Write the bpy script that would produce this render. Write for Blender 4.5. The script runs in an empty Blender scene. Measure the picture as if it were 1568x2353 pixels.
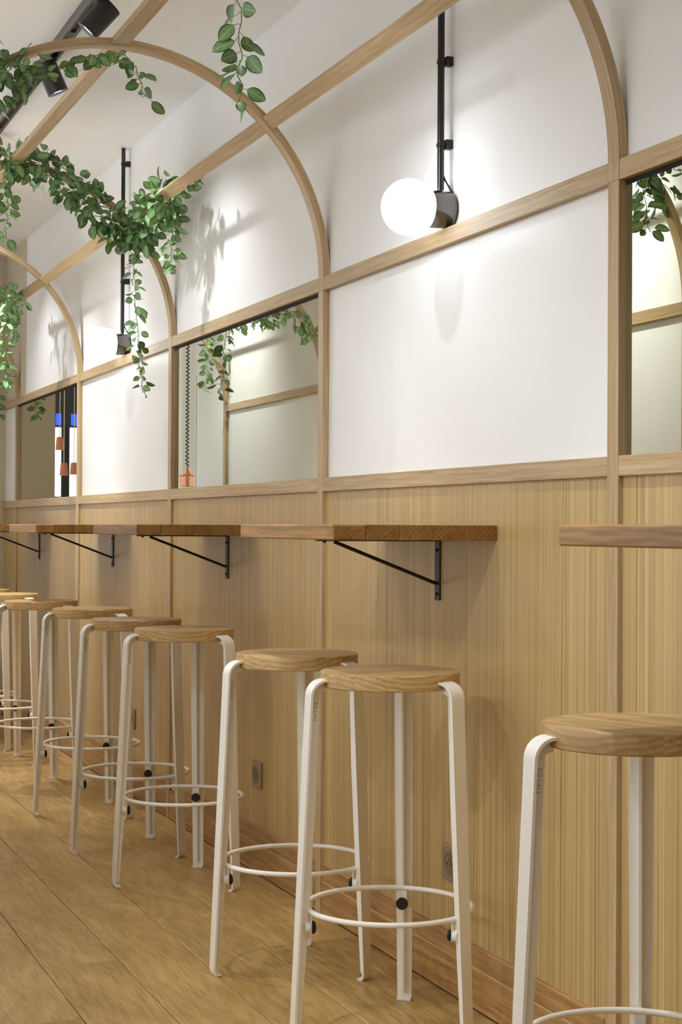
import bpy, bmesh, math, random
from mathutils import Vector, Matrix, Euler
random.seed(7)
scene = bpy.context.scene
col = scene.collection
PI = math.pi

# ------------------------------------------------------------------ camera
F_PX, TH, ROLL, PITCH, CAM_D, CAM_H = 3771.6, 0.37349, 0.00553, 0.00962, 1.6214, 1.06
fw = Vector((math.cos(TH)*math.cos(PITCH), -math.sin(TH)*math.cos(PITCH), math.sin(PITCH)))
r0 = Vector((-math.sin(TH), -math.cos(TH), 0)); u0 = r0.cross(fw)
rt = r0*math.cos(ROLL) + u0*math.sin(ROLL); up = -r0*math.sin(ROLL) + u0*math.cos(ROLL)
cd = bpy.data.cameras.new('camera'); cam = bpy.data.objects.new('camera', cd); col.objects.link(cam)
cam.matrix_world = Matrix(((rt.x, up.x, -fw.x, 0), (rt.y, up.y, -fw.y, CAM_D), (rt.z, up.z, -fw.z, CAM_H), (0, 0, 0, 1)))
cd.sensor_fit = 'HORIZONTAL'; cd.sensor_width = 36.0; cd.lens = F_PX/1568*36.0
cd.clip_start = 0.05; cd.clip_end = 60
scene.camera = cam

# ------------------------------------------------------------------ world, exposure
w = bpy.data.worlds.new('world'); scene.world = w; w.use_nodes = True
bgn = w.node_tree.nodes['Background']
bgn.inputs[0].default_value = (0.895, 0.953, 1.0, 1); bgn.inputs[1].default_value = 1.1
vs = scene.view_settings
vs.view_transform = 'Standard'; vs.look = 'None'; vs.gamma = 1.0; vs.use_curve_mapping = False
vs.exposure = 0.24
scene.cycles.caustics_reflective = False; scene.cycles.caustics_refractive = False
SPOT_W = 60.0          # watts of each track spot
GLOBE_E = 7.0          # emission of the globe lamps

# ------------------------------------------------------------------ materials
def lin(c):
    return tuple(((v/255)/12.92 if v/255 <= .04045 else ((v/255+.055)/1.055)**2.4) for v in c) + (1,)

def new_mat(name):
    m = bpy.data.materials.new(name); m.use_nodes = True
    nt = m.node_tree; b = nt.nodes['Principled BSDF']
    return m, nt, b

def plain(name, rgb, rough=.5, metal=0.0, spec=.5, noise=0.0, nscale=30, bump=0.0):
    m, nt, b = new_mat(name)
    b.inputs['Base Color'].default_value = lin(rgb); b.inputs['Roughness'].default_value = rough
    b.inputs['Metallic'].default_value = metal; b.inputs['Specular IOR Level'].default_value = spec
    tc = nt.nodes.new('ShaderNodeTexCoord'); n = nt.nodes.new('ShaderNodeTexNoise')
    n.inputs['Scale'].default_value = nscale; n.inputs['Detail'].default_value = 3
    nt.links.new(tc.outputs['Object'], n.inputs['Vector'])
    if noise:
        mx = nt.nodes.new('ShaderNodeMix'); mx.data_type = 'RGBA'
        c = lin(rgb)
        mx.inputs[6].default_value = tuple(v*(1-noise) for v in c[:3])+(1,)
        mx.inputs[7].default_value = tuple(min(1, v*(1+noise)) for v in c[:3])+(1,)
        nt.links.new(n.outputs['Fac'], mx.inputs[0]); nt.links.new(mx.outputs[2], b.inputs['Base Color'])
    if bump:
        bp = nt.nodes.new('ShaderNodeBump'); bp.inputs['Strength'].default_value = bump; bp.inputs['Distance'].default_value = .002
        nt.links.new(n.outputs['Fac'], bp.inputs['Height']); nt.links.new(bp.outputs['Normal'], b.inputs['Normal'])
    return m

def emit(name, rgb, strength):
    m, nt, b = new_mat(name)
    b.inputs['Base Color'].default_value = lin(rgb)
    b.inputs['Emission Color'].default_value = lin(rgb); b.inputs['Emission Strength'].default_value = strength
    return m

def wood(name, axis, dark, light, streak, fine=230., broad=22., along=2.5, rings=0.0, ring_scale=9., ring_dist=3.,
         ring_along=.5, ring_det=(2.5, .9), rough=.45, vary=.10, streak_amt=.5, spec=.4):
    """axis: 'x','y','z' = grain along that object axis, 'uv' = grain along u of the uv map (metres)."""
    m, nt, b = new_mat(name); N = nt.nodes; L = nt.links
    tc = N.new('ShaderNodeTexCoord'); oi = N.new('ShaderNodeObjectInfo')
    mul = N.new('ShaderNodeMath'); mul.operation = 'MULTIPLY'; mul.inputs[1].default_value = 37.0
    L.new(oi.outputs['Random'], mul.inputs[0])
    add = N.new('ShaderNodeVectorMath'); add.operation = 'ADD'
    L.new(tc.outputs['UV' if axis == 'uv' else 'Object'], add.inputs[0]); L.new(mul.outputs[0], add.inputs[1])
    ai = {'x': 0, 'y': 1, 'z': 2, 'uv': 0}[axis]
    def mapped(a, c):
        mp = N.new('ShaderNodeMapping'); s = [c, c, c]; s[ai] = a
        mp.inputs['Scale'].default_value = s; L.new(add.outputs[0], mp.inputs['Vector']); return mp.outputs[0]
    def noise(vec, detail=3, rough_=.55, dist=0.0):
        n = N.new('ShaderNodeTexNoise'); n.inputs['Scale'].default_value = 1.0; n.inputs['Detail'].default_value = detail
        n.inputs['Roughness'].default_value = rough_; n.inputs['Distortion'].default_value = dist
        L.new(vec, n.inputs['Vector']); return n.outputs['Fac']
    def ramp(fac, a, c):
        r = N.new('ShaderNodeMapRange'); r.inputs['From Min'].default_value = a; r.inputs['From Max'].default_value = c
        L.new(fac, r.inputs['Value']); return r.outputs['Result']
    def mix(fac, A, B, mode='MIX'):
        x = N.new('ShaderNodeMix'); x.data_type = 'RGBA'; x.blend_type = mode
        for s, v in ((0, fac), (6, A), (7, B)):
            if isinstance(v, (tuple, float)): x.inputs[s].default_value = v
            else: L.new(v, x.inputs[s])
        return x.outputs[2]
    bn = ramp(noise(mapped(along*.5, broad), 2), .3, .7)
    c = mix(bn, lin(dark), lin(light))
    fn = ramp(noise(mapped(along*1.6, fine), 3, .6), .46, .68)
    sm = N.new('ShaderNodeMath'); sm.operation = 'MULTIPLY'; sm.inputs[1].default_value = streak_amt; L.new(fn, sm.inputs[0])
    c = mix(sm.outputs[0], c, lin(streak))
    if rings:
        wv = N.new('ShaderNodeTexWave'); wv.wave_type = 'RINGS'; wv.rings_direction = 'XYZ'[ai]
        wv.inputs['Scale'].default_value = ring_scale; wv.inputs['Distortion'].default_value = ring_dist
        wv.inputs['Detail'].default_value = ring_det[0]; wv.inputs['Detail Scale'].default_value = ring_det[1]
        mp = N.new('ShaderNodeMapping'); s = [1., 1., 1.]; s[ai] = ring_along
        mp.inputs['Scale'].default_value = s
        a2 = N.new('ShaderNodeVectorMath'); a2.operation = 'ADD'
        m2 = N.new('ShaderNodeMath'); m2.operation = 'MULTIPLY'; m2.inputs[1].default_value = .35; L.new(oi.outputs['Random'], m2.inputs[0])
        L.new(tc.outputs['UV' if axis == 'uv' else 'Object'], a2.inputs[0]); L.new(m2.outputs[0], a2.inputs[1])
        # low frequency bending of the rings along the board
        L.new(a2.outputs[0], mp.inputs['Vector'])
        L.new(mp.outputs[0], wv.inputs['Vector'])
        rg = ramp(wv.outputs['Fac'], .15, .95)
        rm = N.new('ShaderNodeMath'); rm.operation = 'MULTIPLY'; rm.inputs[1].default_value = rings; L.new(rg, rm.inputs[0])
        c = mix(rm.outputs[0], c, lin(streak))
    # board to board tone
    vr = N.new('ShaderNodeMapRange'); vr.inputs['To Min'].default_value = 1-vary; vr.inputs['To Max'].default_value = 1+vary*.6
    fr = N.new('ShaderNodeMath'); fr.operation = 'FRACT'; L.new(mul.outputs[0], fr.inputs[0]); L.new(fr.outputs[0], vr.inputs['Value'])
    hs = N.new('ShaderNodeHueSaturation'); L.new(c, hs.inputs['Color']); L.new(vr.outputs['Result'], hs.inputs['Value'])
    L.new(hs.outputs['Color'], b.inputs['Base Color'])
    b.inputs['Roughness'].default_value = rough; b.inputs['Specular IOR Level'].default_value = spec
    bp = N.new('ShaderNodeBump'); bp.inputs['Strength'].default_value = .12; bp.inputs['Distance'].default_value = .0006
    bp.invert = True; L.new(fn, bp.inputs['Height']); L.new(bp.outputs['Normal'], b.inputs['Normal'])
    return m

OAK_D, OAK_L, OAK_S = (188, 160, 118), (208, 183, 143), (148, 118, 78)
M = {}
for ax in ('x', 'y', 'z', 'uv'):
    M['oak_'+ax] = wood('oak_lath_'+ax, ax, OAK_D, OAK_L, OAK_S, fine=260, broad=30, along=3.5, rings=.22, ring_scale=26, ring_dist=5, ring_along=.25)
M['veneer'] = wood('oak_veneer', 'z', (189, 157, 100), (211, 182, 126), (134, 101, 52), fine=400, broad=85, along=.5, rough=.30, vary=.05, streak_amt=.75, spec=.7)
M['veneer_strip'] = wood('oak_veneer_strip', 'z', (188, 155, 98), (204, 174, 118), (150, 115, 64), fine=160, broad=40, along=.5, rough=.4, vary=.05, streak_amt=.4)
M['skirting'] = wood('oak_skirting', 'x', (170, 128, 76), (196, 154, 100), (120, 82, 42), fine=170, broad=40, along=5, rough=.4, rings=.25, ring_scale=16, ring_dist=6, ring_along=.2)
M['floor'] = wood('oak_floor', 'x', (180, 144, 84), (208, 172, 108), (116, 82, 40), fine=230, broad=10, along=7, rough=.4, vary=.14, rings=.17, ring_scale=8, ring_dist=30, ring_along=.5, ring_det=(3.0, .3), streak_amt=.5)
M['table'] = wood('oak_table', 'x', (152, 108, 56), (184, 140, 82), (98, 62, 26), fine=170, broad=25, along=5, rough=.32, vary=.12, rings=.32, ring_scale=34, ring_dist=4, ring_along=.3, streak_amt=.4)
M['seat'] = wood('oak_seat', 'x', (190, 152, 96), (216, 181, 126), (134, 96, 52), fine=170, broad=25, along=5, rough=.34, vary=.12, rings=.35, ring_scale=30, ring_dist=4, ring_along=.3, streak_amt=.35)
M['wall'] = plain('white_wall_paint', (245, 244, 242), .65, noise=.015, nscale=6, bump=.05)
M['panel'] = plain('white_panel_laminate', (243, 242, 239), .38, noise=.01, nscale=5)
M['cream_and_shade'] = plain('cream_wall_shade_paint', (206, 194, 170), .7, noise=.02, nscale=5)  # cream wall tone, darkened to carry the far corner's shadow
M['ceiling'] = plain('ceiling_paint', (247, 246, 244), .7, noise=.012, nscale=5)
M['white_steel'] = plain('white_powder_coat', (248, 243, 233), .3, noise=.012, nscale=60)
M['letter'] = plain('letter_relief_shade', (176, 160, 132), .4, noise=.02)  # shade in the lettering's relief, painted as a tan-grey tone
M['black_steel'] = plain('black_steel', (26, 24, 24), .38, noise=.1, nscale=40)
M['black_plastic'] = plain('black_plastic', (14, 13, 13), .45, noise=.1)
M['track_side'] = plain('track_aluminium_dark', (86, 82, 78), .35, metal=.6, noise=.08, nscale=12)
M['spot_body'] = plain('black_lamp_body', (30, 28, 27), .42, noise=.1, nscale=50)
M['conduit'] = plain('black_conduit', (28, 27, 26), .16, noise=.12, nscale=80)
M['chrome'] = plain('smoked_chrome', (104, 100, 97), .12, metal=1.0, noise=.04, nscale=10)
M['copper'] = plain('rose_copper', (222, 160, 128), .15, metal=1.0, noise=.03)
M['terracotta'] = plain('terracotta', (190, 118, 82), .7, noise=.06, nscale=40)
M['steel'] = plain('brushed_steel', (178, 164, 140), .35, metal=.75, noise=.05, nscale=90)
M['socket'] = plain('grey_socket_plastic', (120, 106, 86), .5, noise=.04)
M['dark_room'] = plain('dark_shopfront_paint', (52, 52, 55), .6, noise=.15, nscale=4)
M['caulk'] = plain('pale_caulk', (214, 196, 160), .6, noise=.03)
M['joint_and_shade'] = plain('dark_joint_and_shade', (22, 19, 16), .8, noise=.1)  # dark joints, also the painted shadow line above the mirrors
M['globe'] = emit('lit_opal_glass', (240, 247, 255), GLOBE_E)
M['spot_lens'] = emit('lit_spot_lens', (244, 246, 255), 12.0)
M['daylight'] = emit('daylit_shop_window', (232, 240, 255), 1.4)
M['blue_sign'] = emit('blue_backlit_sign', (56, 92, 226), 1.0)
M['warm_bulb'] = emit('lit_warm_bulb', (255, 220, 170), 6.0)
m, nt, b = new_mat('tinted_mirror'); M['mirror'] = m
b.inputs['Base Color'].default_value = lin((226, 226, 208)); b.inputs['Metallic'].default_value = 1.0; b.inputs['Roughness'].default_value = 0.0

def leaf_mat(name, dark, mid, vein):
    m, nt, b = new_mat(name); N = nt.nodes; L = nt.links
    uv = N.new('ShaderNodeTexCoord'); sep = N.new('ShaderNodeSeparateXYZ'); L.new(uv.outputs['UV'], sep.inputs[0])
    def math_(op, a, c=None):
        n = N.new('ShaderNodeMath'); n.operation = op
        for i, v in enumerate((a, c)):
            if v is None: continue
            if isinstance(v, (int, float)): n.inputs[i].default_value = v
            else: L.new(v, n.inputs[i])
        return n.outputs[0]
    vabs = math_('ABSOLUTE', sep.outputs['Y'])
    ph = math_('SUBTRACT', math_('MULTIPLY', sep.outputs['X'], 30.0), math_('MULTIPLY', vabs, 9.0))
    nz = N.new('ShaderNodeTexNoise'); nz.inputs['Scale'].default_value = 9; L.new(uv.outputs['UV'], nz.inputs['Vector'])
    ph = math_('ADD', ph, math_('MULTIPLY', nz.outputs['Fac'], 3.0))
    s = math_('POWER', math_('ABSOLUTE', math_('SINE', ph)), 3.0)
    edge = math_('LESS_THAN', vabs, .78)
    mid_ = math_('LESS_THAN', vabs, .05)
    fac = math_('MAXIMUM', math_('MULTIPLY', math_('MULTIPLY', s, edge), .85), mid_)
    mx = N.new('ShaderNodeMix'); mx.data_type = 'RGBA'; mx.inputs[6].default_value = lin(mid); mx.inputs[7].default_value = lin(dark)
    L.new(vabs, mx.inputs[0])
    m2 = N.new('ShaderNodeMix'); m2.data_type = 'RGBA'; L.new(fac, m2.inputs[0]); L.new(mx.outputs[2], m2.inputs[6]); m2.inputs[7].default_value = lin(vein)
    oi = N.new('ShaderNodeObjectInfo'); mr = N.new('ShaderNodeMapRange'); mr.inputs['To Min'].default_value = .7; mr.inputs['To Max'].default_value = 1.3
    L.new(oi.outputs['Random'], mr.inputs['Value'])
    hs = N.new('ShaderNodeHueSaturation'); L.new(m2.outputs[2], hs.inputs['Color']); L.new(mr.outputs['Result'], hs.inputs['Value'])
    L.new(hs.outputs['Color'], b.inputs['Base Color']); b.inputs['Roughness'].default_value = .42
    return m
M['leaf'] = leaf_mat('veined_leaf', (50, 98, 42), (78, 132, 60), (180, 208, 152))
M['stem'] = plain('green_stem', (116, 136, 52), .6, noise=.1)

# ------------------------------------------------------------------ helpers
def obj(name, me, mat, parent=None, loc=(0, 0, 0), rot=None):
    if mat is not None and not me.materials: me.materials.append(mat)
    o = bpy.data.objects.new(name, me); col.objects.link(o); o.location = loc
    if rot: o.rotation_euler = rot
    if parent: o.parent = parent
    return o
def tag(o, label=None, cat=None, group=None, kind=None):
    if label: o['label'] = label
    if cat: o['category'] = cat
    if group: o['group'] = group
    if kind: o['kind'] = kind
    return o
def thing(name, label, cat, loc=(0, 0, 0), group=None, rz=0):
    o = bpy.data.objects.new(name, None); col.objects.link(o); o.location = loc; o.rotation_euler = (0, 0, rz)
    o.empty_display_size = .05
    return tag(o, label, cat, group)
def copy_tree(o, parent=None):
    c = o.copy(); col.objects.link(c); c.parent = parent
    for ch in list(o.children): copy_tree(ch, c)
    return c
def from_bm(bm, name, smooth=None):
    me = bpy.data.meshes.new(name); bm.normal_update(); bm.to_mesh(me); bm.free()
    if smooth is not None:
        for p in me.polygons: p.use_smooth = True
        me.set_sharp_from_angle(angle=math.radians(smooth))
    return me
def bm_box(bm, x0, x1, y0, y1, z0, z1, bevel=0.0):
    vs_ = [bm.verts.new(p) for p in ((x0, y0, z0), (x1, y0, z0), (x1, y1, z0), (x0, y1, z0), (x0, y0, z1), (x1, y0, z1), (x1, y1, z1), (x0, y1, z1))]
    fs = [bm.faces.new([vs_[i] for i in f]) for f in ((0, 3, 2, 1), (4, 5, 6, 7), (0, 1, 5, 4), (1, 2, 6, 5), (2, 3, 7, 6), (3, 0, 4, 7))]
    if bevel:
        ed = list({e for f in fs for e in f.edges})
        bmesh.ops.bevel(bm, geom=ed, offset=bevel, segments=1, affect='EDGES')
def box(name, xr, yr, zr, mat, parent=None, bevel=.0008):
    cx, cy, cz = (xr[0]+xr[1])/2, (yr[0]+yr[1])/2, (zr[0]+zr[1])/2
    bm = bmesh.new(); bm_box(bm, xr[0]-cx, xr[1]-cx, yr[0]-cy, yr[1]-cy, zr[0]-cz, zr[1]-cz, bevel)
    return obj(name, from_bm(bm, name), mat, parent, (cx, cy, cz))
def bm_tube(bm, pts, r, seg=8, closed=False, caps=True):
    pts = [Vector(p) for p in pts]; n = len(pts); rings = []
    for i, p in enumerate(pts):
        a = pts[(i-1) % n] if (closed or i) else p; c = pts[(i+1) % n] if (closed or i < n-1) else p
        t = (c-a).normalized(); ref = Vector((0, 0, 1)) if abs(t.z) < .9 else Vector((1, 0, 0))
        s = t.cross(ref).normalized(); q = s.cross(t)
        rr = r[i] if isinstance(r, (list, tuple)) else r
        rings.append([bm.verts.new(p + s*rr*math.cos(2*PI*k/seg) + q*rr*math.sin(2*PI*k/seg)) for k in range(seg)])
    m_ = n if closed else n-1
    for i in range(m_):
        A, B = rings[i], rings[(i+1) % n]
        for k in range(seg):
            bm.faces.new((A[k], A[(k+1) % seg], B[(k+1) % seg], B[k]))
    if caps and not closed:
        bm.faces.new(list(reversed(rings[0]))); bm.faces.new(rings[-1])
def tube(name, pts, r, mat, parent=None, seg=8, closed=False, smooth=40):
    bm = bmesh.new(); bm_tube(bm, pts, r, seg, closed); bmesh.ops.recalc_face_normals(bm, faces=bm.faces)
    return obj(name, from_bm(bm, name, smooth), mat, parent)
def lathe_mesh(name, prof, seg=32, axis='z', smooth=35):
    """prof: list of (r, h); closed at ends where r==0."""
    bm = bmesh.new(); rings = []
    for r, h in prof:
        if r < 1e-6: rings.append([bm.verts.new((0, 0, h))])
        else: rings.append([bm.verts.new((r*math.cos(2*PI*k/seg), r*math.sin(2*PI*k/seg), h)) for k in range(seg)])
    for A, B in zip(rings, rings[1:]):
        for k in range(seg):
            a0, a1 = A[k % len(A)], A[(k+1) % len(A)]; b0, b1 = B[k % len(B)], B[(k+1) % len(B)]
            f = []
            for v in (a0, a1, b1, b0):
                if v not in f: f.append(v)
            if len(f) > 2: bm.faces.new(f)
    bmesh.ops.recalc_face_normals(bm, faces=bm.faces)
    if axis == 'y': bmesh.ops.rotate(bm, verts=bm.verts, cent=(0, 0, 0), matrix=Matrix.Rotation(-PI/2, 3, 'X'))   # +z -> +y
    if axis == 'x': bmesh.ops.rotate(bm, verts=bm.verts, cent=(0, 0, 0), matrix=Matrix.Rotation(PI/2, 3, 'Y'))
    return from_bm(bm, name, smooth)

# ------------------------------------------------------------------ dimensions (metres; x runs along the bar wall away from the camera, y out of the wall)
CEIL = 2.593
POST_X = [2.688 + 1.5608*i for i in range(-1, 5)]      # post centres
PW, PT = .0395, .020                                   # lath width, how far it stands proud
ZB, ZT = 1.7152, 1.7542                                # middle rail
LB, LT = 1.1597, 1.1978                                # lower rail
YC, R_IN, ZS = .596, .576, 1.750                      # barrel arch
W_OPP = 2*YC                                           # opposite wall plane
END_X = 9.345

# ------------------------------------------------------------------ setting
wall = tag(box('wall_right', (-1.2, END_X), (-.12, 0), (-.02, CEIL+.05), M['wall'], bevel=0), kind='structure')
wl = wall.location
def wchild(name, xr, yr, zr, mat, parent=wall, bevel=.0006):
    o = box(name, xr, yr, zr, mat, None, bevel); o.parent = parent; o.location = Vector(o.location) - parent.location; return o
tag(wchild('wall_shade_section', (8.745, END_X), (0, .0015), (ZT, CEIL), M['cream_and_shade'], bevel=0), 'strip of wall above the rail with its shade painted in')  # shadow at the wall's far end, painted as a darker strip
ceiling = tag(box('ceiling', (-1.2, 16.2), (-.12, 5.2), (CEIL, CEIL+.1), M['ceiling'], bevel=0), kind='structure')
floor = tag(box('floor', (-1.2, 16.2), (-.12, 5.2), (-.1, -.004), M['floor'], bevel=0), kind='structure')
wall_left = tag(box('wall_left', (4.20, 9.56), (W_OPP, W_OPP+.1), (-.004, 2.26), M['wall'], bevel=.002), kind='structure')
added_wall_near = tag(box('added_wall_near', (-1.3, -1.2), (-.12, 5.2), (-.1, CEIL+.1), M['wall'], bevel=0), kind='structure')  # unseen wall, put in to cut light from behind the camera
wall_back = tag(box('wall_back', (END_X, END_X+.1), (-.12, .289), (-.004, CEIL), M['cream_and_shade'], bevel=0), kind='structure')

# floor planks, laid along the wall
rnd = random.Random(3)
ROW_W = .187; rows = [(.092+ROW_W*k, .092+ROW_W*(k+1)) for k in range(-1, 6)]
starts = {0: 2.3, 1: 1.7, 2: 3.1, 3: 4.536, 4: 3.947, 5: 3.50, 6: 2.9}
def plank_mesh(L_, W_):
    bm = bmesh.new(); bm_box(bm, -L_/2, L_/2, -W_/2, W_/2, -.0038, 0, 0)
    ed = [e for e in bm.edges if all(v.co.z > -.001 for v in e.verts)]
    bmesh.ops.bevel(bm, geom=ed, offset=.0022, segments=1, affect='EDGES')
    me = from_bm(bm, 'plank'); me.materials.append(M['floor']); return me
PL = 1.2385; pm = {}
ul = wchild('underlay', (1.75, END_X), (.0, W_OPP), (-.004, -.0037), M['joint_and_shade'], floor, 0)
for k, (y0, y1) in enumerate(rows):
    y0 = max(y0, .001); y1 = min(y1, W_OPP)
    x = starts[k]
    while x > 1.3: x -= PL
    while x < 9.3:
        xa, xb = x, min(x+PL, END_X); x += PL
        if xb < 1.8 or xb-xa < .05: continue
        key = (round(xb-xa, 3), round(y1-y0, 3))
        if key not in pm: pm[key] = plank_mesh(xb-xa-.0015, y1-y0-.0015)
        o = obj('plank', pm[key], None, floor, ((xa+xb)/2, (y0+y1)/2, 0)); o.location -= floor.location

# wainscot, rails, white panels, skirting on both walls
def dress(side, parent, xs, x_start, x_end, mirrors):
    """side 0: bar wall (front faces +y); 1: opposite wall (front faces -y)."""
    Y = (lambda a, c: (a, c)) if side == 0 else (lambda a, c: (W_OPP-c, W_OPP-a))
    edges = [x_start] + [x for x in xs if x_start < x < x_end] + [x_end]
    for i in range(len(edges)-1):
        a = edges[i] + (PW/2 if edges[i] in xs else 0); c = edges[i+1] - (PW/2 if edges[i+1] in xs else 0)
        isp = edges[i+1] in xs
        cs = c - .05 if isp and c-a > .3 else c
        if side == 0: wchild('wainscot_panel', (a+.0004, cs-.0004), Y(0, .009), (.10, LB+.012), M['veneer'], parent)
        if cs < c and side == 0: wchild('wainscot_strip', (cs+.0004, c-.0004), Y(0, .0095), (.10, LB+.012), M['veneer_strip'], parent)
        wchild('lower_rail', (a+.0012, c-.0006), Y(0, .0195), (LB, LT), M['oak_x'], parent, .001)
        wchild('middle_rail', (a+.0012, c-.0006), Y(0, .0195), (ZB, ZT), M['oak_x'], parent, .001)
        if i not in mirrors and c-a > .3:
            tag(wchild('white_panel', (a+.0006, c-.0006), Y(0, .0025), (LT, ZB), M['panel'], parent), 'smooth white panel between the rails')
        elif i not in mirrors:
            wchild('white_panel', (a+.0006, c-.0006), Y(0, .0025), (LT, ZB), M['cream_and_shade'], parent)
bays = dress(0, wall, POST_X, .0, END_X, (1, 3, 5))
dress(1, wall_left, POST_X[:-1] + [POST_X[-1]], POST_X[2], POST_X[5], ())
bb = bpy.data.objects.new('baseboard_right', None); col.objects.link(bb); tag(bb, kind='structure')
ed = [0.0] + POST_X + [END_X]
for i in range(len(ed)-1):
    a = ed[i] + (PW/2 if i else 0); c = ed[i+1] - (PW/2 if i < len(ed)-2 else 0)
    box('baseboard_board', (a+.003, c-.014), (.0, .021), (.0035, .0905), M['skirting'], bb, .0008)
    box('baseboard_joint', (a+.003, c-.014), (.0, .0192), (.0905, .0925), M['caulk'], bb, 0)
    box('baseboard_cap', (a+.003, c-.014), (.0, .020), (.0925, .139), M['skirting'], bb, .0014)
    box('shadow_gap', (a+.003, c-.014), (.0, .0185), (.0, .0035), M['joint_and_shade'], bb, 0)

# mirrors (bays 0, 2, 4)
mir_lab = ['tall mirror panel at the right edge reflecting hanging leaves', 'wide mirror panel beneath the leafy shadows, reflecting a copper pendant lamp',
           'smallest farthest mirror panel reflecting terracotta pendants and blue signs']
for i, k in enumerate((0, 2, 4)):
    a, c = POST_X[k]+PW/2, POST_X[k+1]-PW/2
    t = thing('wall_mirror', mir_lab[i], 'mirror', ((a+c)/2, 0, LT), 'mirrors set into the panelled wall')
    W2 = (c-a)/2-.001; H = ZB-LT
    o = box('mirror_glass', (-W2, W2), (.0004, .0050), (.0005, H-.010), M['mirror'], t, 0)
    box('mirror_shade_line', (-W2, W2), (.0004, .0056), (H-.0095, H-.0005), M['joint_and_shade'], t, 0)  # dark strip standing for the shadow line under the rail
    box('mirror_edge', (-W2-.0006, -W2), (.0004, .0056), (.0005, H-.010), M['steel'], t, 0)
    box('mirror_edge', (W2, W2+.0006), (.0004, .0056), (.0005, H-.010), M['steel'], t, 0)

# ------------------------------------------------------------------ barrel arches with their posts
def arch_mesh(r0_, r1_, wd, n=56, span=PI):
    me = bpy.data.meshes.new('arch_lath'); V, Fc, UV = [], [], []
    for i in range(n+1):
        a = span*i/n; cy, sz = -math.cos(a), math.sin(a)
        V += [(-wd/2, r0_*cy, r0_*sz), (wd/2, r0_*cy, r0_*sz), (wd/2, r1_*cy, r1_*sz), (-wd/2, r1_*cy, r1_*sz)]
    sec = [0, wd, wd+(r1_-r0_), 2*wd+(r1_-r0_), 2*wd+2*(r1_-r0_)]
    for i in range(n):
        for k in range(4):
            Fc.append((4*i+k, 4*i+(k+1) % 4, 4*(i+1)+(k+1) % 4, 4*(i+1)+k))
            l0, l1 = r0_*span*i/n, r0_*span*(i+1)/n
            UV += [(l0, sec[k]), (l0, sec[k+1]), (l1, sec[k+1]), (l1, sec[k])]
    Fc += [(3, 2, 1, 0), (4*n, 4*n+1, 4*n+2, 4*n+3)]; UV += [(0, 0)]*8
    me.from_pydata(V, [], Fc); uvl = me.uv_layers.new(name='UVMap')
    for i, c in enumerate(UV): uvl.data[i].uv = c
    me.update(); bm = bmesh.new(); bm.from_mesh(me); bmesh.ops.recalc_face_normals(bm, faces=bm.faces); bm.to_mesh(me); bm.free()
    for p in me.polygons: p.use_smooth = True
    me.set_sharp_from_angle(angle=math.radians(30))
    return me
am = arch_mesh(R_IN, R_IN+PT, PW); am_half = arch_mesh(R_IN, R_IN+PT, PW, 32, math.radians(97))
arch_lab = ['', 'nearest full oak arch, springing from the post between white panel and right mirror',
            'bare-legged oak arch springing beside the large white panel, thin vine below its crown',
            'oak arch wrapped in the thick leaf garland', 'small oak arch rising beside the farther globe lamp',
            'farthest oak arch, next to the end wall']
for i, x in enumerate(POST_X):
    if i == 0:
        t = thing('oak_post', 'oak post at the near end of the bar wall', 'post', (x, 0, 0))
        box('post', (-PW/2, PW/2), (.0, PT), (0, ZB+.004), M['oak_z'], t, .0008); continue
    t = thing('oak_arch', arch_lab[i], 'arch', (x, 0, 0), 'oak barrel arches')
    obj('arch_lath', am_half if i == 1 else am, M['oak_uv'], t, (0, YC, ZS))
    for y0 in ((0.0,) if i == 1 else (0.0, W_OPP-PT)):
        box('post', (-PW/2, PW/2), (y0, y0+PT), (0, ZS-.034), M['oak_z'], t, .0008)
        box('post_head', (-PW/2, PW/2), (y0, y0+PT), (ZS-.0338, ZS), M['oak_z'], t, .0003)
# long beams between the arches
def beam(label, ang, xa, xb, wdt=.042):
    bm = bmesh.new(); bm_box(bm, -(xb-xa)/2, (xb-xa)/2, -wdt/2, wdt/2, -.0095, .0095, .0008)
    c, s = math.cos(ang), math.sin(ang); R = R_IN+.0125
    o = obj('long_beam', from_bm(bm, 'long_beam'), M['oak_x'], None, ((xa+xb)/2, YC-R*c, ZS+R*s), (-(PI/2-ang)*-1, 0, 0))
    return tag(o, label, 'beam')
beam('oak ridge beam running over the arch crowns', PI/2, .9, 9.30)
beam('oak beam crossing the arches above the globe lamps', PI/4, .9, 8.13)
beam('oak beam on the far side of the arches, seen in mirrors', 3*PI/4, 4.26, 9.30)

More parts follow.
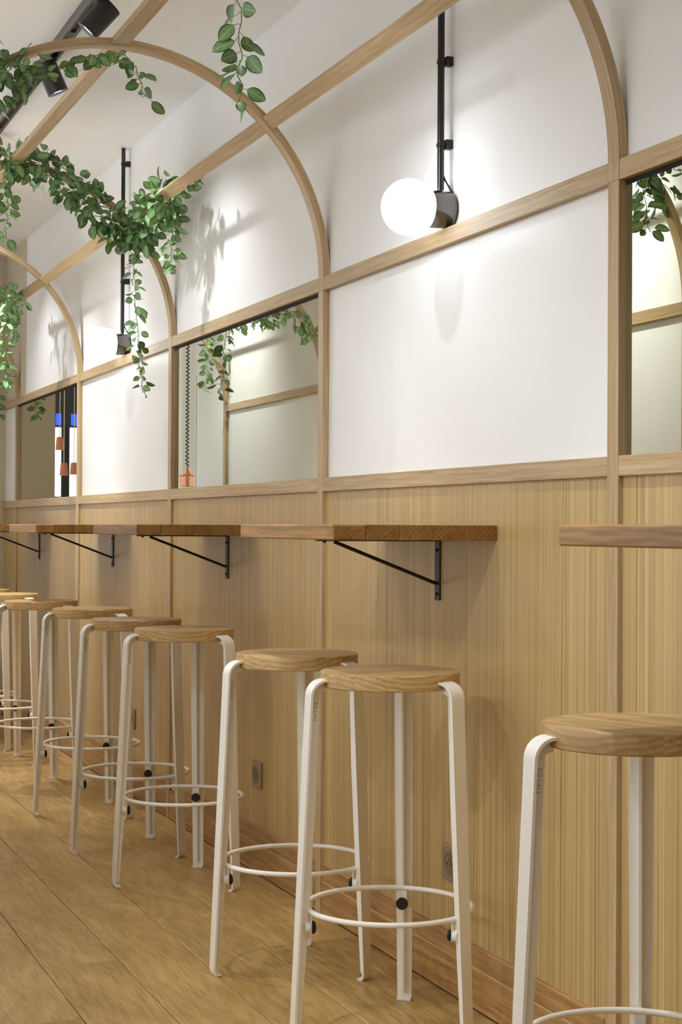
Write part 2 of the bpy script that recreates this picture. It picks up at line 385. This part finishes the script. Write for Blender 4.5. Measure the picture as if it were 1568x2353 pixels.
# ------------------------------------------------------------------ wall tables
def table(x0, x1, label):
    t = thing('wall_table', label, 'table', ((x0+x1)/2, 0, 1.034), 'oak tables fixed to the wall')
    L_ = (x1-x0)/2; n = 5; d = .382/n
    for k in range(n):
        y0 = .009+d*k
        box('table_stave', (-L_, L_), (y0+.0001, y0+d-.0001), (0, .033), M['table'], t, .003 if k == n-1 else .0012)
    bx = .30-L_ if x1-x0 > .5 else 0
    br = bpy.data.objects.new('bracket', None); col.objects.link(br); br.parent = t; br.location = (bx, .009, 0)
    box('bracket_plate', (-.013, .013), (.0005, .0045), (-.142, -.0005), M['black_steel'], br, .0005)
    box('bracket_arm', (-.010, .010), (.0045, .305), (-.0045, -.0005), M['black_steel'], br, .0004)
    tube('bracket_brace', [(0, .262, -.006), (0, .006, -.103)], .0042, M['black_steel'], br, 8)
    sm = lathe_mesh('screw', [(0, 0), (.0035, 0), (.0035, .003), (.0015, .0042), (0, .0042)], 10, 'y')
    for z in (-.025, -.127): obj('screw', sm, M['black_steel'], br, (0, .0045, z))
    obj('screw', lathe_mesh('screw', [(0, 0), (.004, 0), (.004, -.004), (0, -.004)], 10), M['black_steel'], br, (0, .286, -.0045))
    return t
TAB = [(1.62, 2.225, 'nearest oak wall table, cut off by the right edge'),
       (3.187, 3.812, 'oak wall table in front of the large white panel, bracket fully in view'),
       (4.827, 5.412, 'oak wall table beneath the copper-lamp mirror'),
       (6.414, 7.002, 'oak wall table beneath the farther globe lamp, pale front end'),
       (8.0, 8.60, 'farthest oak wall table, just peeking in at the left edge')]
for x0, x1, lb in TAB: table(x0, x1, lb)

# ------------------------------------------------------------------ bar stools
SEAT_R, SEAT_Z0, SEAT_Z1 = .1485, .724, .757
def board_mesh(y0, y1):
    bm = bmesh.new(); layers = []
    for r, z in ((SEAT_R-.002, SEAT_Z0), (SEAT_R, SEAT_Z0+.002), (SEAT_R, SEAT_Z1-.003), (SEAT_R-.0009, SEAT_Z1-.001), (SEAT_R-.003, SEAT_Z1)):
        a0, a1 = math.asin(max(-1, min(1, y0/r))), math.asin(max(-1, min(1, y1/r))); n = 12; ring = []
        for k in range(n+1): ring.append((r*math.cos(a0+(a1-a0)*k/n), r*math.sin(a0+(a1-a0)*k/n), z))
        for k in range(n+1): ring.append((-r*math.cos(a1+(a0-a1)*k/n), r*math.sin(a1+(a0-a1)*k/n), z))
        layers.append([bm.verts.new(p) for p in ring])
    for A, B in zip(layers, layers[1:]):
        for k in range(len(A)):
            q = (k+1) % len(A); bm.faces.new((A[k], A[q], B[q], B[k]))
    bm.faces.new(list(reversed(layers[0]))); bm.faces.new(layers[-1])
    bmesh.ops.remove_doubles(bm, verts=bm.verts, dist=1e-5); bmesh.ops.recalc_face_normals(bm, faces=bm.faces)
    me = from_bm(bm, 'seat_board', 30); me.materials.append(M['seat']); return me
boards = [board_mesh(a, c) for a, c in ((-.15, -.078), (-.078, .004), (.004, .083), (.083, .15))]

def leg_path():
    """centre line of the strip's outer face in (r, z), from seat to floor."""
    top, br = .742, .036
    p = [(.128, top), (.1465, top)]
    fx, fz = .2145, .004
    tx = .183
    c = (tx-br, top-br)
    for k in range(0, 9):
        a = PI/2*(1-k/8); p.append((c[0]+br*math.cos(a), c[1]+br*math.sin(a)))
    p.append((.1920, .50)); p.append((.2035, .25)); p.append((fx-.0005, fz+.012)); p.append((fx-.002, fz+.003))
    p.append((fx-.006, .0005)); p.append((fx-.020, .0005))
    return p
def leg_mesh():
    bm = bmesh.new(); P = leg_path(); T = .0050; n = len(P); rings = []
    for i, (r, z) in enumerate(P):
        a = P[max(0, i-1)]; c = P[min(n-1, i+1)]; t = Vector((c[0]-a[0], c[1]-a[1])).normalized(); nv = Vector((t.y, -t.x))   # towards the inside
        hw = .0212 if z > .6 else .0212 - .0052*(.6-z)/.6
        q = (r+nv.x*T, z+nv.y*T)
        if i >= n-2: q = (r, z+T*.8)
        if i == n-3: q = (r-.0045, z+.0035)
        rings.append([bm.verts.new((r, -hw, z)), bm.verts.new((r, hw, z)), bm.verts.new((q[0], hw, q[1])), bm.verts.new((q[0], -hw, q[1]))])
    for A, B in zip(rings, rings[1:]):
        for k in range(4): bm.faces.new((A[k], A[(k+1) % 4], B[(k+1) % 4], B[k]))
    bm.faces.new(list(reversed(rings[0]))); bm.faces.new(rings[-1])
    bmesh.ops.recalc_face_normals(bm, faces=bm.faces)
    me = from_bm(bm, 'leg', 50); me.materials.append(M['white_steel']); return me
def rib_mesh():
    bm = bmesh.new(); P = leg_path(); n = len(P); H = .0024; outer, inner = [], []
    for i in range(1, n-3):
        r, z = P[i]; a = P[i-1]; c = P[i+1]; t = Vector((c[0]-a[0], c[1]-a[1])).normalized(); nv = Vector((t.y, -t.x))
        d = .027*(.75+.25*min(1, z/.4)) if z < .70 else .025
        if i == 1: d = .016
        if z < .02: d = .019
        outer.append((r+nv.x*.004, z+nv.y*.004)); inner.append((r+nv.x*d, z+nv.y*d))
    # inner line of the bend: keep monotone
    inner = [(min(p[0], outer[k][0]-.004 if k else p[0]), p[1]) for k, p in enumerate(inner)]
    A = [[bm.verts.new((p[0], s*H, p[1])) for p in outer] for s in (-1, 1)]
    B = [[bm.verts.new((p[0], s*H, p[1])) for p in inner] for s in (-1, 1)]
    m_ = len(outer)
    for k in range(m_-1):
        for s in (0, 1): bm.faces.new((A[s][k], A[s][k+1], B[s][k+1], B[s][k]))
        bm.faces.new((B[0][k], B[0][k+1], B[1][k+1], B[1][k]))
    for k in (0, m_-1): bm.faces.new((A[0][k], A[1][k], B[1][k], B[0][k]))
    bmesh.ops.recalc_face_normals(bm, faces=bm.faces)
    me = from_bm(bm, 'leg_rib'); me.materials.append(M['white_steel']); return me
def text_mesh(body, size, extrude, mat):
    cu = bpy.data.curves.new('lettering', 'FONT'); cu.body = body; cu.size = size; cu.extrude = extrude; cu.space_character = 1.25
    cu.resolution_u = 2
    o = bpy.data.objects.new('lettering', cu); col.objects.link(o)
    dg = bpy.context.evaluated_depsgraph_get(); me = bpy.data.meshes.new_from_object(o.evaluated_get(dg))
    bpy.data.objects.remove(o); bpy.data.curves.remove(cu); me.materials.clear(); me.materials.append(mat); return me
LEG, RIB = leg_mesh(), rib_mesh()
TXT = text_mesh('TIPTOE', .0105, .0002, M['letter'])
RING_R, RING_Z = .1765, .257
bm = bmesh.new(); bm_tube(bm, [(RING_R*math.cos(2*PI*k/64), RING_R*math.sin(2*PI*k/64), RING_Z) for k in range(64)], .0056, 10, True)
bmesh.ops.recalc_face_normals(bm, faces=bm.faces); RING = from_bm(bm, 'foot_ring', 60); RING.materials.append(M['white_steel'])
KNOB = lathe_mesh('knob', [(0, 0), (.0125, 0), (.0135, .0015), (.0135, .006), (.0115, .0078), (.004, .0082), (.003, .0074), (0, .0074)], 24, 'x')
BOSS = lathe_mesh('boss', [(0, 0), (.012, 0), (.012, .012), (0, .012)], 20, 'x')
bm = bmesh.new(); bm_box(bm, -.0015, .0015, -.010, .010, -.045, .0, .0008); TABM = from_bm(bm, 'ring_tab')
for me_, k in ((KNOB, 'black_plastic'), (BOSS, 'white_steel'), (TABM, 'white_steel')): me_.materials.append(M[k])

def make_stool():
    t = thing('bar_stool', 'x', 'stool', (0, 0, 0), 'white-legged oak bar stools')
    st = bpy.data.objects.new('seat', None); col.objects.link(st); st.parent = t
    for bme in boards: obj('seat_board', bme, None, st)
    for deg in (93, 213, 333):
        a = math.radians(deg)
        lg = obj('leg', LEG, None, t, rot=(0, 0, a))
        obj('leg_rib', RIB, None, lg)
        lt = obj('lettering', TXT, None, lg)
        # text runs up the rib: text x -> up, text y -> outward, facing local +y
        X, Yv = Vector((-.045, 0, 1)).normalized(), Vector((1, 0, .045)).normalized(); Z = X.cross(Yv)
        lt.matrix_local = Matrix(((X.x, Yv.x, Z.x, .1645), (X.y, Yv.y, Z.y, .0025), (X.z, Yv.z, Z.z, .653), (0, 0, 0, 1)))
        lt['label'] = 'raised lettering on the leg rib'
        dx, dy = math.cos(a), math.sin(a)
        obj('ring_tab', TABM, None, t, (dx*(RING_R-.001), dy*(RING_R-.001), RING_Z), (0, 0, a))
        obj('boss', BOSS, None, t, (dx*(RING_R+.0005), dy*(RING_R+.0005), RING_Z-.034), (0, 0, a))
        tag(obj('knob', KNOB, None, t, (dx*(RING_R-.0105), dy*(RING_R-.0105), RING_Z-.034), (0, 0, a)), 'round black rubber knob')
    obj('foot_ring', RING, None, t)
    return t
proto = make_stool()
ST = [(2.225, .25, -7, 25, 'nearest bar stool, cut off by the right edge of the photo'),
      (3.22, .245, -6, 100, 'bar stool in front, whose feet leave the bottom edge, below the fully seen bracket'),
      (3.745, .267, 0, 60, 'second fully seen bar stool from the right, overlapped by the front stool'),
      (4.75, .262, -2, 75, 'third fully seen bar stool from the right, standing apart with its whole foot ring visible'),
      (5.275, .276, -2, 15, 'fourth fully seen bar stool from the right, partly behind the third'),
      (6.015, .254, -5, 40, 'fifth fully seen bar stool from the right, smallest with a complete seat'),
      (6.68, .316, 0, 120, 'bar stool near the left edge with only its seat rim and rear legs showing'),
      (7.42, .335, 0, 10, 'bar stool cut off by the left edge, behind the seat-rim one'),
      (7.94, .37, 0, 50, 'farthest bar stool, a sliver of seat at the left edge')]
for i, (x, y, dz, seat_rot, lb) in enumerate(ST):
    o = proto if i == 0 else copy_tree(proto)
    o.location = (x, y, 0); o.rotation_euler = (0, 0, math.radians(dz)); o['label'] = lb
    for ch in o.children:
        if ch.name.startswith('seat'): ch.rotation_euler = (0, 0, math.radians(seat_rot))

# ------------------------------------------------------------------ globe wall lamps with conduit
def globe_lamp(x, lab, clab, clips, y=0, rz=0, conduit=True):
    t = thing('globe_lamp', lab, 'lamp', (x, y, 1.797), 'globe wall lamps', rz)
    obj('lamp_base', lathe_mesh('lamp_base', [(0, .0), (.036, .0), (.041, .004), (.043, .012), (.043, .058), (.041, .060), (0, .060)], 48, 'y'), M['chrome'], t)
    g = [(0, -.065)] + [(.065*math.sin(PI*k/24), -.065*math.cos(PI*k/24)) for k in range(1, 24)] + [(0, .065)]
    tag(obj('globe', lathe_mesh('globe', g, 48, 'y', 180), M['globe'], t, (0, .107, 0)), 'glowing white glass globe')
    tube('lamp_cord', [(0, .026, .090), (-.004, .020, .070), (-.009, .010, .052), (-.011, .004, .040)], .003, M['conduit'], t, 8)
    if not conduit: return
    c = thing('conduit', clab, 'conduit', (x, 0, 1.84), 'black conduits feeding the globe lamps')
    tube('pipe', [(0, .028, .002), (0, .028, CEIL-1.84)], .0082, M['conduit'], c, 16)
    tube('pipe_tip', [(.001, .028, -.004), (.001, .028, .004)], .0045, M['chrome'], c, 10)
    for z in clips:
        k = bpy.data.objects.new('clip', None); col.objects.link(k); k.parent = c; k.location = (0, 0, z-1.84)
        tube('clip_band', [(0, .028, -.004), (0, .028, .004)], .0102, M['black_plastic'], k, 16)
        box('clip_block', (-.009, .009), (.0005, .018), (-.008, .014), M['black_plastic'], k, .0015)
globe_lamp(3.446, 'larger, nearer lit white globe lamp above the large white panel', 'black conduit rising from the nearer globe lamp', (2.139, 1.946))
globe_lamp(6.505, 'smaller, farther lit white globe lamp behind the hanging vine', 'black conduit rising from the farther globe lamp', (2.527, 2.05))

for x_, lb_ in ((5.32, 'added unseen globe lamp on the opposite wall, nearest of its three'), (6.10, 'added unseen globe lamp on the opposite wall, middle of its three'),
                (6.88, 'added unseen globe lamp on the opposite wall, farthest of its three')):
    globe_lamp(x_, lb_, '', (), W_OPP, PI, False)  # added lamps, out of view, to brighten the tunnel and ceiling

# ------------------------------------------------------------------ sockets
def socket(x, z, lab):
    t = thing('wall_socket', lab, 'socket', (x, .009, z), 'steel wall sockets')
    box('plate', (-.041, .041), (.0, .0085), (-.040, .040), M['steel'], t, .0015)
    obj('socket_face', lathe_mesh('socket_face', [(0, .0087), (.0225, .0087), (.0235, .0098), (.0255, .0098), (.0265, .0085), (.0265, .006), (0, .006)], 36, 'y'), M['socket'], t)
    for dx in (-.0095, .0095):
        obj('pin_hole', lathe_mesh('pin_hole', [(0, .0085), (.0026, .0085), (.0026, .0091), (0, .0091)], 12, 'y'), M['black_plastic'], t, (dx, 0, 0))
    obj('earth_pin', lathe_mesh('earth_pin', [(0, .0085), (.0022, .0085), (.0022, .013), (.001, .014), (0, .014)], 10, 'y'), M['steel'], t, (0, 0, .010))
socket(4.80, .300, 'square steel wall socket midway along the wall, left of the front stool')
socket(3.404, .295, 'square steel wall socket half hidden by the front stool leg')
socket(6.36, .300, 'farthest square wall socket, glimpsed between stool legs')

# ------------------------------------------------------------------ track and spots
TR_Y = .573
tr = thing('lighting_track', 'black lighting track along the ceiling', 'track', (4.6, TR_Y, CEIL))
box('track_side', (-4.6, 4.6), (-.018, -.009), (-.032, 0), M['track_side'], tr, .0005)
box('track_side', (-4.6, 4.6), (.009, .018), (-.032, 0), M['track_side'], tr, .0005)
box('track_channel', (-4.6, 4.6), (-.009, .009), (-.022, -.001), M['black_plastic'], tr, 0)
for k in range(-3, 4): box('track_joint', (k*1.3-.03+.37, k*1.3+.03+.37), (-.009, .009), (-.030, -.022), M['track_side'], tr, 0)
HR, HL = .034, .102
def spot(x, d, lab, y=TR_Y, top=CEIL-.03, power=SPOT_W, cone=96, drop=.030, blend=1.0):
    d = Vector(d).normalized()
    t = thing('track_spot', lab, 'spotlight', (x, y, top), 'black cylinder spotlights')
    box('adapter', (-.032, .032), (-.009, .009), (-.010, .004), M['spot_body'], t, .001)
    box('yoke', (-.011, .011), (-.006, .006), (-drop-.025, -.008), M['spot_body'], t, .001)
    hc = Vector((0, 0, -drop-.030)); q = d.to_track_quat('Z', 'Y').to_euler()
    obj('spot_head', lathe_mesh('spot_head', [(0, -HL*.5), (HR-.002, -HL*.5), (HR, -HL*.5+.002), (HR, HL*.5), (HR-.003, HL*.5), (HR-.005, HL*.5-.012), (0, HL*.5-.012)], 40), M['spot_body'], t, hc, q)
    obj('spot_lens', lathe_mesh('spot_lens', [(0, HL*.5-.011), (HR-.006, HL*.5-.011), (HR-.006, HL*.5-.008), (0, HL*.5-.006)], 32), M['spot_lens'], t, hc, q)
    ld = bpy.data.lights.new('spot_light', 'SPOT'); ld.energy = power; ld.spot_size = math.radians(cone); ld.spot_blend = blend
    ld.shadow_soft_size = .022; ld.color = (.92, .962, 1.0)
    lo = bpy.data.objects.new('spot_light', ld); col.objects.link(lo); lo.parent = t; lo.location = hc + d*(HL*.5+.012)
    lo.rotation_euler = d.to_track_quat('-Z', 'Y').to_euler()
    return t
OURS, THEIRS = (0, -.42, -.91), (0, .66, -.75)
spot(4.58, (.2, .64, -.74), 'topmost black spotlight tilted away from the bar wall, cut by the upper edge', power=58)
spot(5.25, OURS, 'black spotlight below the crown of the vine-hung arch, aimed at the bar wall', power=22)
LOW = (0, -.20, -.98)
for x, d, lb, pw in ((.55, LOW, 'added black track spotlight behind the camera', 20), (1.95, LOW, 'black track spotlight above the nearest table', 22),
                 (3.42, LOW, 'black track spotlight over the nearer globe lamp', 14), (6.62, LOW, 'black track spotlight over the farther globe lamp', 17),
                 (7.30, LOW, 'added black track spotlight between the farther globe lamp and the farthest table', 48),
                 (8.10, OURS, 'black track spotlight over the farthest table', 19), (2.95, THEIRS, 'added black track spotlight facing the room at the near end', 40),
                 (6.46, THEIRS, 'added black track spotlight facing the opposite wall, far end', 130), (8.60, THEIRS, 'added black track spotlight facing the opposite wall beside the end wall', 34)):
    spot(x, d, lb, power=pw, cone=101 if x == 3.42 else 96)  # those labelled added are unseen, put in to lift the light
DOWN = (0, -.06, -1)  # added unseen spots, to brighten stools and floor from above
for x, lb in ((2.50, 'added black track spotlight pointing straight down near the camera'), (3.82, 'added black track spotlight pointing straight down before the vine-hung arch'),
              (6.92, 'added black track spotlight pointing straight down past the farther globe lamp'), (7.80, 'added black track spotlight pointing straight down near the end wall')):
    spot(x, DOWN, lb, power=70 if x > 6 else 38, cone=62)
# ceiling spots of the room beside the arches
for (x, y), tgt, pw, cn, lb in (((2.10, 2.45), (3.35, .2, .75), 42, 66, 'black ceiling spotlight in the side room, nearest of three'),
                                ((3.30, 2.60), (3.25, .2, .65), 26, 66, 'black ceiling spotlight in the side room, middle of three'),
                                ((4.70, 2.75), (3.55, .2, .60), 34, 52, 'black ceiling spotlight in the side room, farthest of three')):
    d = Vector(tgt) - Vector((x, y, CEIL-.1)); spot(x, d, lb, y, CEIL, pw, cn, .07)

# ------------------------------------------------------------------ leaf vines
def leaf_mesh(Lg, Wd, cup, curl):
    me = bpy.data.meshes.new('leaf'); n = 9; V, Fc, UV = [], [], []
    prof = [0.03, .52, .80, .95, 1.0, .985, .90, .74, .48, 0.03]
    for i in range(n+1):
        u = i/n; hw = Wd/2*prof[i]; zz = -curl*Lg*(u**2)
        V += [(u*Lg, -hw, zz+cup*hw), (u*Lg, 0, zz), (u*Lg, hw, zz+cup*hw)]
    for i in range(n):
        for s in (0, 1):
            a = 3*i+s; Fc.append((a, a+3, a+4, a+1))
            v0, v1 = (-1, 0) if s == 0 else (0, 1)
            UV += [(i/n, v0), ((i+1)/n, v0), ((i+1)/n, v1), (i/n, v1)]
    # thin petiole behind the blade
    me.from_pydata(V, [], Fc); l = me.uv_layers.new(name='UVMap')
    for i, c in enumerate(UV): l.data[i].uv = c
    for p in me.polygons: p.use_smooth = True
    me.materials.append(M['leaf']); return me
LEAVES = [leaf_mesh(.044, .029, .25, .12), leaf_mesh(.049, .031, .15, .22), leaf_mesh(.040, .028, .3, .05), leaf_mesh(.043, .025, .45, .25), leaf_mesh(.034, .023, .3, .1)]
def resample(path, step):
    P = [Vector(p) for p in path]; out = [P[0]]; acc = 0
    for a, c in zip(P, P[1:]):
        L_ = (c-a).length; k = max(1, int(round(L_/step)))
        out += [a.lerp(c, j/k) for j in range(1, k+1)]
    return out
def vine(label, path, leaves, spread, seed, hang=True, scale=1.0, jitter=.006, down=.5, name='leaf_vine', stems=1):
    rn = random.Random(seed); base = Vector(path[0])
    t = thing(name, label, 'vine', base, 'artificial leaf vines')
    pts = resample(path, .02); pts = [p + Vector([rn.uniform(-jitter, jitter) for _ in range(3)]) - base for p in pts]
    bm = bmesh.new(); bm_tube(bm, pts, .0013, 5)
    for s in range(stems-1):
        off = [p + Vector([rn.uniform(-1, 1)*spread*.6 for _ in range(3)]) for p in pts[::3]]
        if len(off) > 2: bm_tube(bm, off, .0013, 5)
    twigs = []
    for k in range(leaves):
        f = (k+rn.random())/leaves*(len(pts)-1.001); i = int(f); p = pts[i].lerp(pts[i+1], f-i)
        a = rn.uniform(0, 2*PI); out = Vector((math.cos(a), math.sin(a), 0))
        if spread > .02:
            off = Vector([rn.gauss(0, .55) for _ in range(3)]); off = off.normalized()*min(1.0, off.length)*spread
            d = (off.normalized()*.9 + Vector([rn.uniform(-.7, .7) for _ in range(3)]) + Vector((0, 0, -down))).normalized()
        else:
            off = out*rn.uniform(.005, .016) + Vector((0, 0, rn.uniform(-.01, .005)))
            d = (out*1.0 + Vector((0, 0, -down+rn.uniform(-.5, .45)))).normalized()
        q = p + off
        twigs.append((p, q))
        nrm = Vector((rn.uniform(-1, 1)-.55, rn.uniform(-1, 1)+.45, rn.uniform(-.6, 1.1)))
        side = nrm.cross(d)
        if side.length < .1: side = Vector((0, 0, 1)).cross(d)
        side.normalize(); zz = d.cross(side).normalized()
        sc = scale*rn.uniform(.72, 1.15)
        o = obj('leaf', rn.choice(LEAVES), None, t)
        o.matrix_local = Matrix.Translation(q) @ Matrix(((d.x, side.x, zz.x), (d.y, side.y, zz.y), (d.z, side.z, zz.z))).to_4x4() @ Matrix.Scale(sc, 4)
    if spread <= .05:
        for p, q in twigs:
            bm_tube(bm, [p, p.lerp(q, .5)+Vector((0, 0, .002)), q], .0007, 4)
    obj('stem', from_bm(bm, 'stem', 60), M['stem'], t)
    return t
def arch_pt(x, ang, r=R_IN-.01, dz=0.0):
    a = math.radians(ang); return (x, YC-r*math.cos(a), ZS+r*math.sin(a)+dz)
A2, A3, A4, A5 = POST_X[2], POST_X[3], POST_X[4], POST_X[5]
# thick garland on the third arch, wrapping the beam crossing
vine('thick leafy garland wrapped along the arch beside the farther globe lamp', [arch_pt(A3-.05, 92, R_IN+.02), arch_pt(A3-.06, 80, R_IN+.01), arch_pt(A3-.06, 68, R_IN-.03), arch_pt(A3-.06, 58, R_IN-.05), arch_pt(A3-.05, 49, R_IN-.05), arch_pt(A3-.05, 43, R_IN-.04)], 300, .058, 11, name='leaf_garland', stems=3, down=.25)
vine('bushy leaf cluster around the beam crossing above the farther globe lamp', [arch_pt(A3-.02, 47, R_IN-.05), arch_pt(A3-.05, 41, R_IN-.04), arch_pt(A3-.08, 37, R_IN-.02), (5.60, .165, 2.16), (5.40, .165, 2.165), (5.28, .170, 2.175)], 285, .060, 12, name='leaf_garland', stems=3, down=.2)
vine('long vine hanging from the garland past the farther globe lamp', [(5.70, .185, 2.10), (5.70, .18, 1.95), (5.70, .178, 1.82), (5.70, .165, 1.68), (5.70, .150, 1.54)], 52, .012, 13, scale=.92)
vine('short sunlit vine hanging at the right end of the garland', [(5.33, .150, 2.19), (5.36, .140, 2.12), (5.38, .135, 2.02), (5.38, .132, 1.93)], 42, .012, 14, scale=1.0)
vine('thin tendril lying along the beam right of the garland', [(5.28, .165, 2.150), (5.05, .160, 2.160), (4.95, .162, 2.165)], 16, .012, 15, scale=.8)
# second arch: thin vine along the underside of the crown, bushy end at the picture's left edge
vine('thin vine strung under the crown of the arch, hanging off at its end', [(4.20, .86, 2.205), (4.20, .80, 2.235), (4.20, .74, 2.258), (4.20, .68, 2.280), (4.20, .62, 2.292), (4.205, .585, 2.296), (4.205, .560, 2.262), (4.205, .545, 2.225), (4.205, .530, 2.185)], 46, .014, 21, scale=.95)
vine('bushy leaf cluster at the upper left corner', [arch_pt(A2-.05, 118, R_IN+.01), arch_pt(A2-.05, 124, R_IN-.02), arch_pt(A2-.05, 131, R_IN-.02), arch_pt(A2-.05, 138, R_IN-.02), arch_pt(A2-.04, 146, R_IN-.02)], 150, .065, 22, name='leaf_garland', stems=3, down=.4)
vine('leaf strand seen in the right-hand mirror, hanging from the arch', [(4.15, .96, 2.10), (4.15, .97, 2.02), (4.15, .985, 1.93)], 22, .014, 23)
vine('leafy strand hanging down the far wall beside the mirror view', [(4.30, .93, 2.12), (4.32, .94, 1.95), (4.33, .93, 1.80)], 30, .014, 24)
# single strand hanging from the ridge beam near the camera
vine('single vine strand hanging from the ridge beam at the top edge', [(3.215, .594, 2.315), (3.212, .596, 2.20), (3.210, .592, 2.08), (3.208, .590, 1.985), (3.207, .592, 1.925)], 30, .012, 31, scale=1.0, down=.65)
# strand at the crown of the third arch
vine('vine strand hanging at the left edge from the garlanded arch crown', [(5.74, .630, 2.34), (5.74, .632, 2.24), (5.74, .628, 2.15), (5.74, .630, 2.06)], 34, .013, 41)
vine('leaf tuft at the left edge above the beam', [(5.74, .66, 2.32), (5.76, .60, 2.345), (5.77, .56, 2.345)], 22, .03, 42)
# at the end of the long beam
vine('leaf cluster wrapped around the cut end of the long beam', [(8.10, .180, 2.165), (8.05, .200, 2.15), (7.85, .240, 2.13), (7.60, .300, 2.08)], 75, .06, 51, name='leaf_garland', stems=2)
vine('vine hanging at the left edge below the beam end', [(7.40, .345, 2.06), (7.40, .348, 1.93), (7.40, .345, 1.80), (7.40, .350, 1.67)], 50, .014, 52)
vine('short vine beneath the beam end', [(7.9, .225, 2.10), (7.9, .222, 2.02), (7.9, .220, 1.93)], 24, .013, 53)
vine('small leaf sprig reflected in the farthest mirror', [(8.97, .115, 1.86), (8.97, .11, 1.76), (8.97, .105, 1.65)], 30, .018, 54)
# far side of the fourth and fifth arches, seen in the mirror
vine('leaf garland on the far side of an arch, seen in the wide mirror', [(7.30, .62, 2.10), (7.30, .74, 2.03), (7.30, .86, 2.04), (7.30, .97, 2.08), (7.30, 1.05, 2.04), (7.30, 1.09, 1.96)], 120, .045, 61, name='leaf_garland', stems=2)
vine('hanging leaf strand on the far side, seen in the wide mirror', [(8.85, 1.04, 2.16), (8.85, 1.05, 2.03), (8.85, 1.045, 1.92), (8.85, 1.03, 1.83)], 40, .014, 62)

# ------------------------------------------------------------------ the shop beyond, seen only in the mirrors
sf = tag(box('wall_front', (16.0, 16.15), (1.2, 3.3), (-.004, CEIL), M['dark_room'], bevel=0), kind='structure')
def pane(name, y0, y1, z0, z1, mat, lab, cat, fr=.03):
    t = thing(name, lab, cat, (15.99, (y0+y1)/2, z0))
    h = (y1-y0)/2; H = z1-z0
    box('pane', (-.004, .0), (-h, h), (0, H), mat, t, 0)
    if fr:
        for a, c in ((-h-fr, -h), (h, h+fr)): box('frame', (-.02, .0), (a, c), (-fr, H+fr), M['dark_room'], t, .001)
        box('frame', (-.02, .0), (-h, h), (H, H+fr), M['dark_room'], t, .001); box('frame', (-.02, .0), (-h, h), (-fr, 0), M['dark_room'], t, .001)
pane('shop_window', 1.63, 1.70, 1.35, 2.03, M['daylight'], 'narrow bright shop window reflected in the farthest mirror', 'window', .015)
pane('shop_window', 1.78, 2.05, 1.20, 2.03, M['daylight'], 'wide bright shop window reflected in the farthest mirror', 'window', .015)
pane('shop_sign', 1.645, 1.70, 2.05, 2.165, M['blue_sign'], 'narrow blue sign reflected in the farthest mirror', 'sign', 0)
pane('shop_sign', 1.795, 2.00, 2.05, 2.165, M['blue_sign'], 'wide blue sign reflected in the farthest mirror', 'sign', 0)
pane('shop_window', 2.80, 3.05, .6, 1.9, M['daylight'], 'tall bright shop window reflected behind the copper lamp', 'window', .03)
def pendant(x, y, z0, h, r0_, r1_, mat, lab):
    t = thing('pendant_lamp', lab, 'lamp', (x, y, z0), 'terracotta pendant lamps')
    obj('lamp_shade', lathe_mesh('lamp_shade', [(r1_, 0), (r0_, h), (r0_*.6, h+.006), (0, h+.006), (0, h+.002), (r0_*.6-.003, h), (r0_-.004, h-.004), (r1_-.004, 0), (r1_, 0)], 28), mat, t)
    obj('bulb', lathe_mesh('bulb', [(0, .005)]+[(.022*math.sin(PI*k/8), .027-.022*math.cos(PI*k/8)) for k in range(1, 8)]+[(0, .049)], 14), M['warm_bulb'], t)
    tube('cord', [(0, 0, h+.004), (0, 0, CEIL-z0)], .003, M['caulk'], t, 6)
pendant(13.0, 1.070, 1.668, .098, .026, .034, M['terracotta'], 'upper terracotta pendant reflected in the farthest mirror')
pendant(12.4, .979, 1.447, .090, .025, .0325, M['terracotta'], 'lower left terracotta pendant reflected in the farthest mirror')
pendant(13.6, 1.315, 1.493, .094, .027, .0355, M['terracotta'], 'lower right terracotta pendant reflected in the farthest mirror')
t = thing('pendant_lamp', 'copper pendant lamp on a coiled cord reflected in the wide mirror', 'lamp', (12.1, 1.865, 1.37))
obj('lamp_shade', lathe_mesh('lamp_shade', [(.060, 0), (.062, .075), (.056, .084), (.034, .088), (.030, .096), (.030, .140), (.012, .144), (0, .144)], 36), M['copper'], t)
coil = [(.011*math.cos(k*.9), .011*math.sin(k*.9), .15+k*.0042) for k in range(int((CEIL-1.37-.16)/.0042))]
tube('coiled_cord', coil, .0045, M['black_plastic'], t, 5)
pl = tag(box('trim_1', (12.85, 13.0), (2.02, 2.16), (-.004, CEIL), M['wall'], bevel=.02), kind='structure')
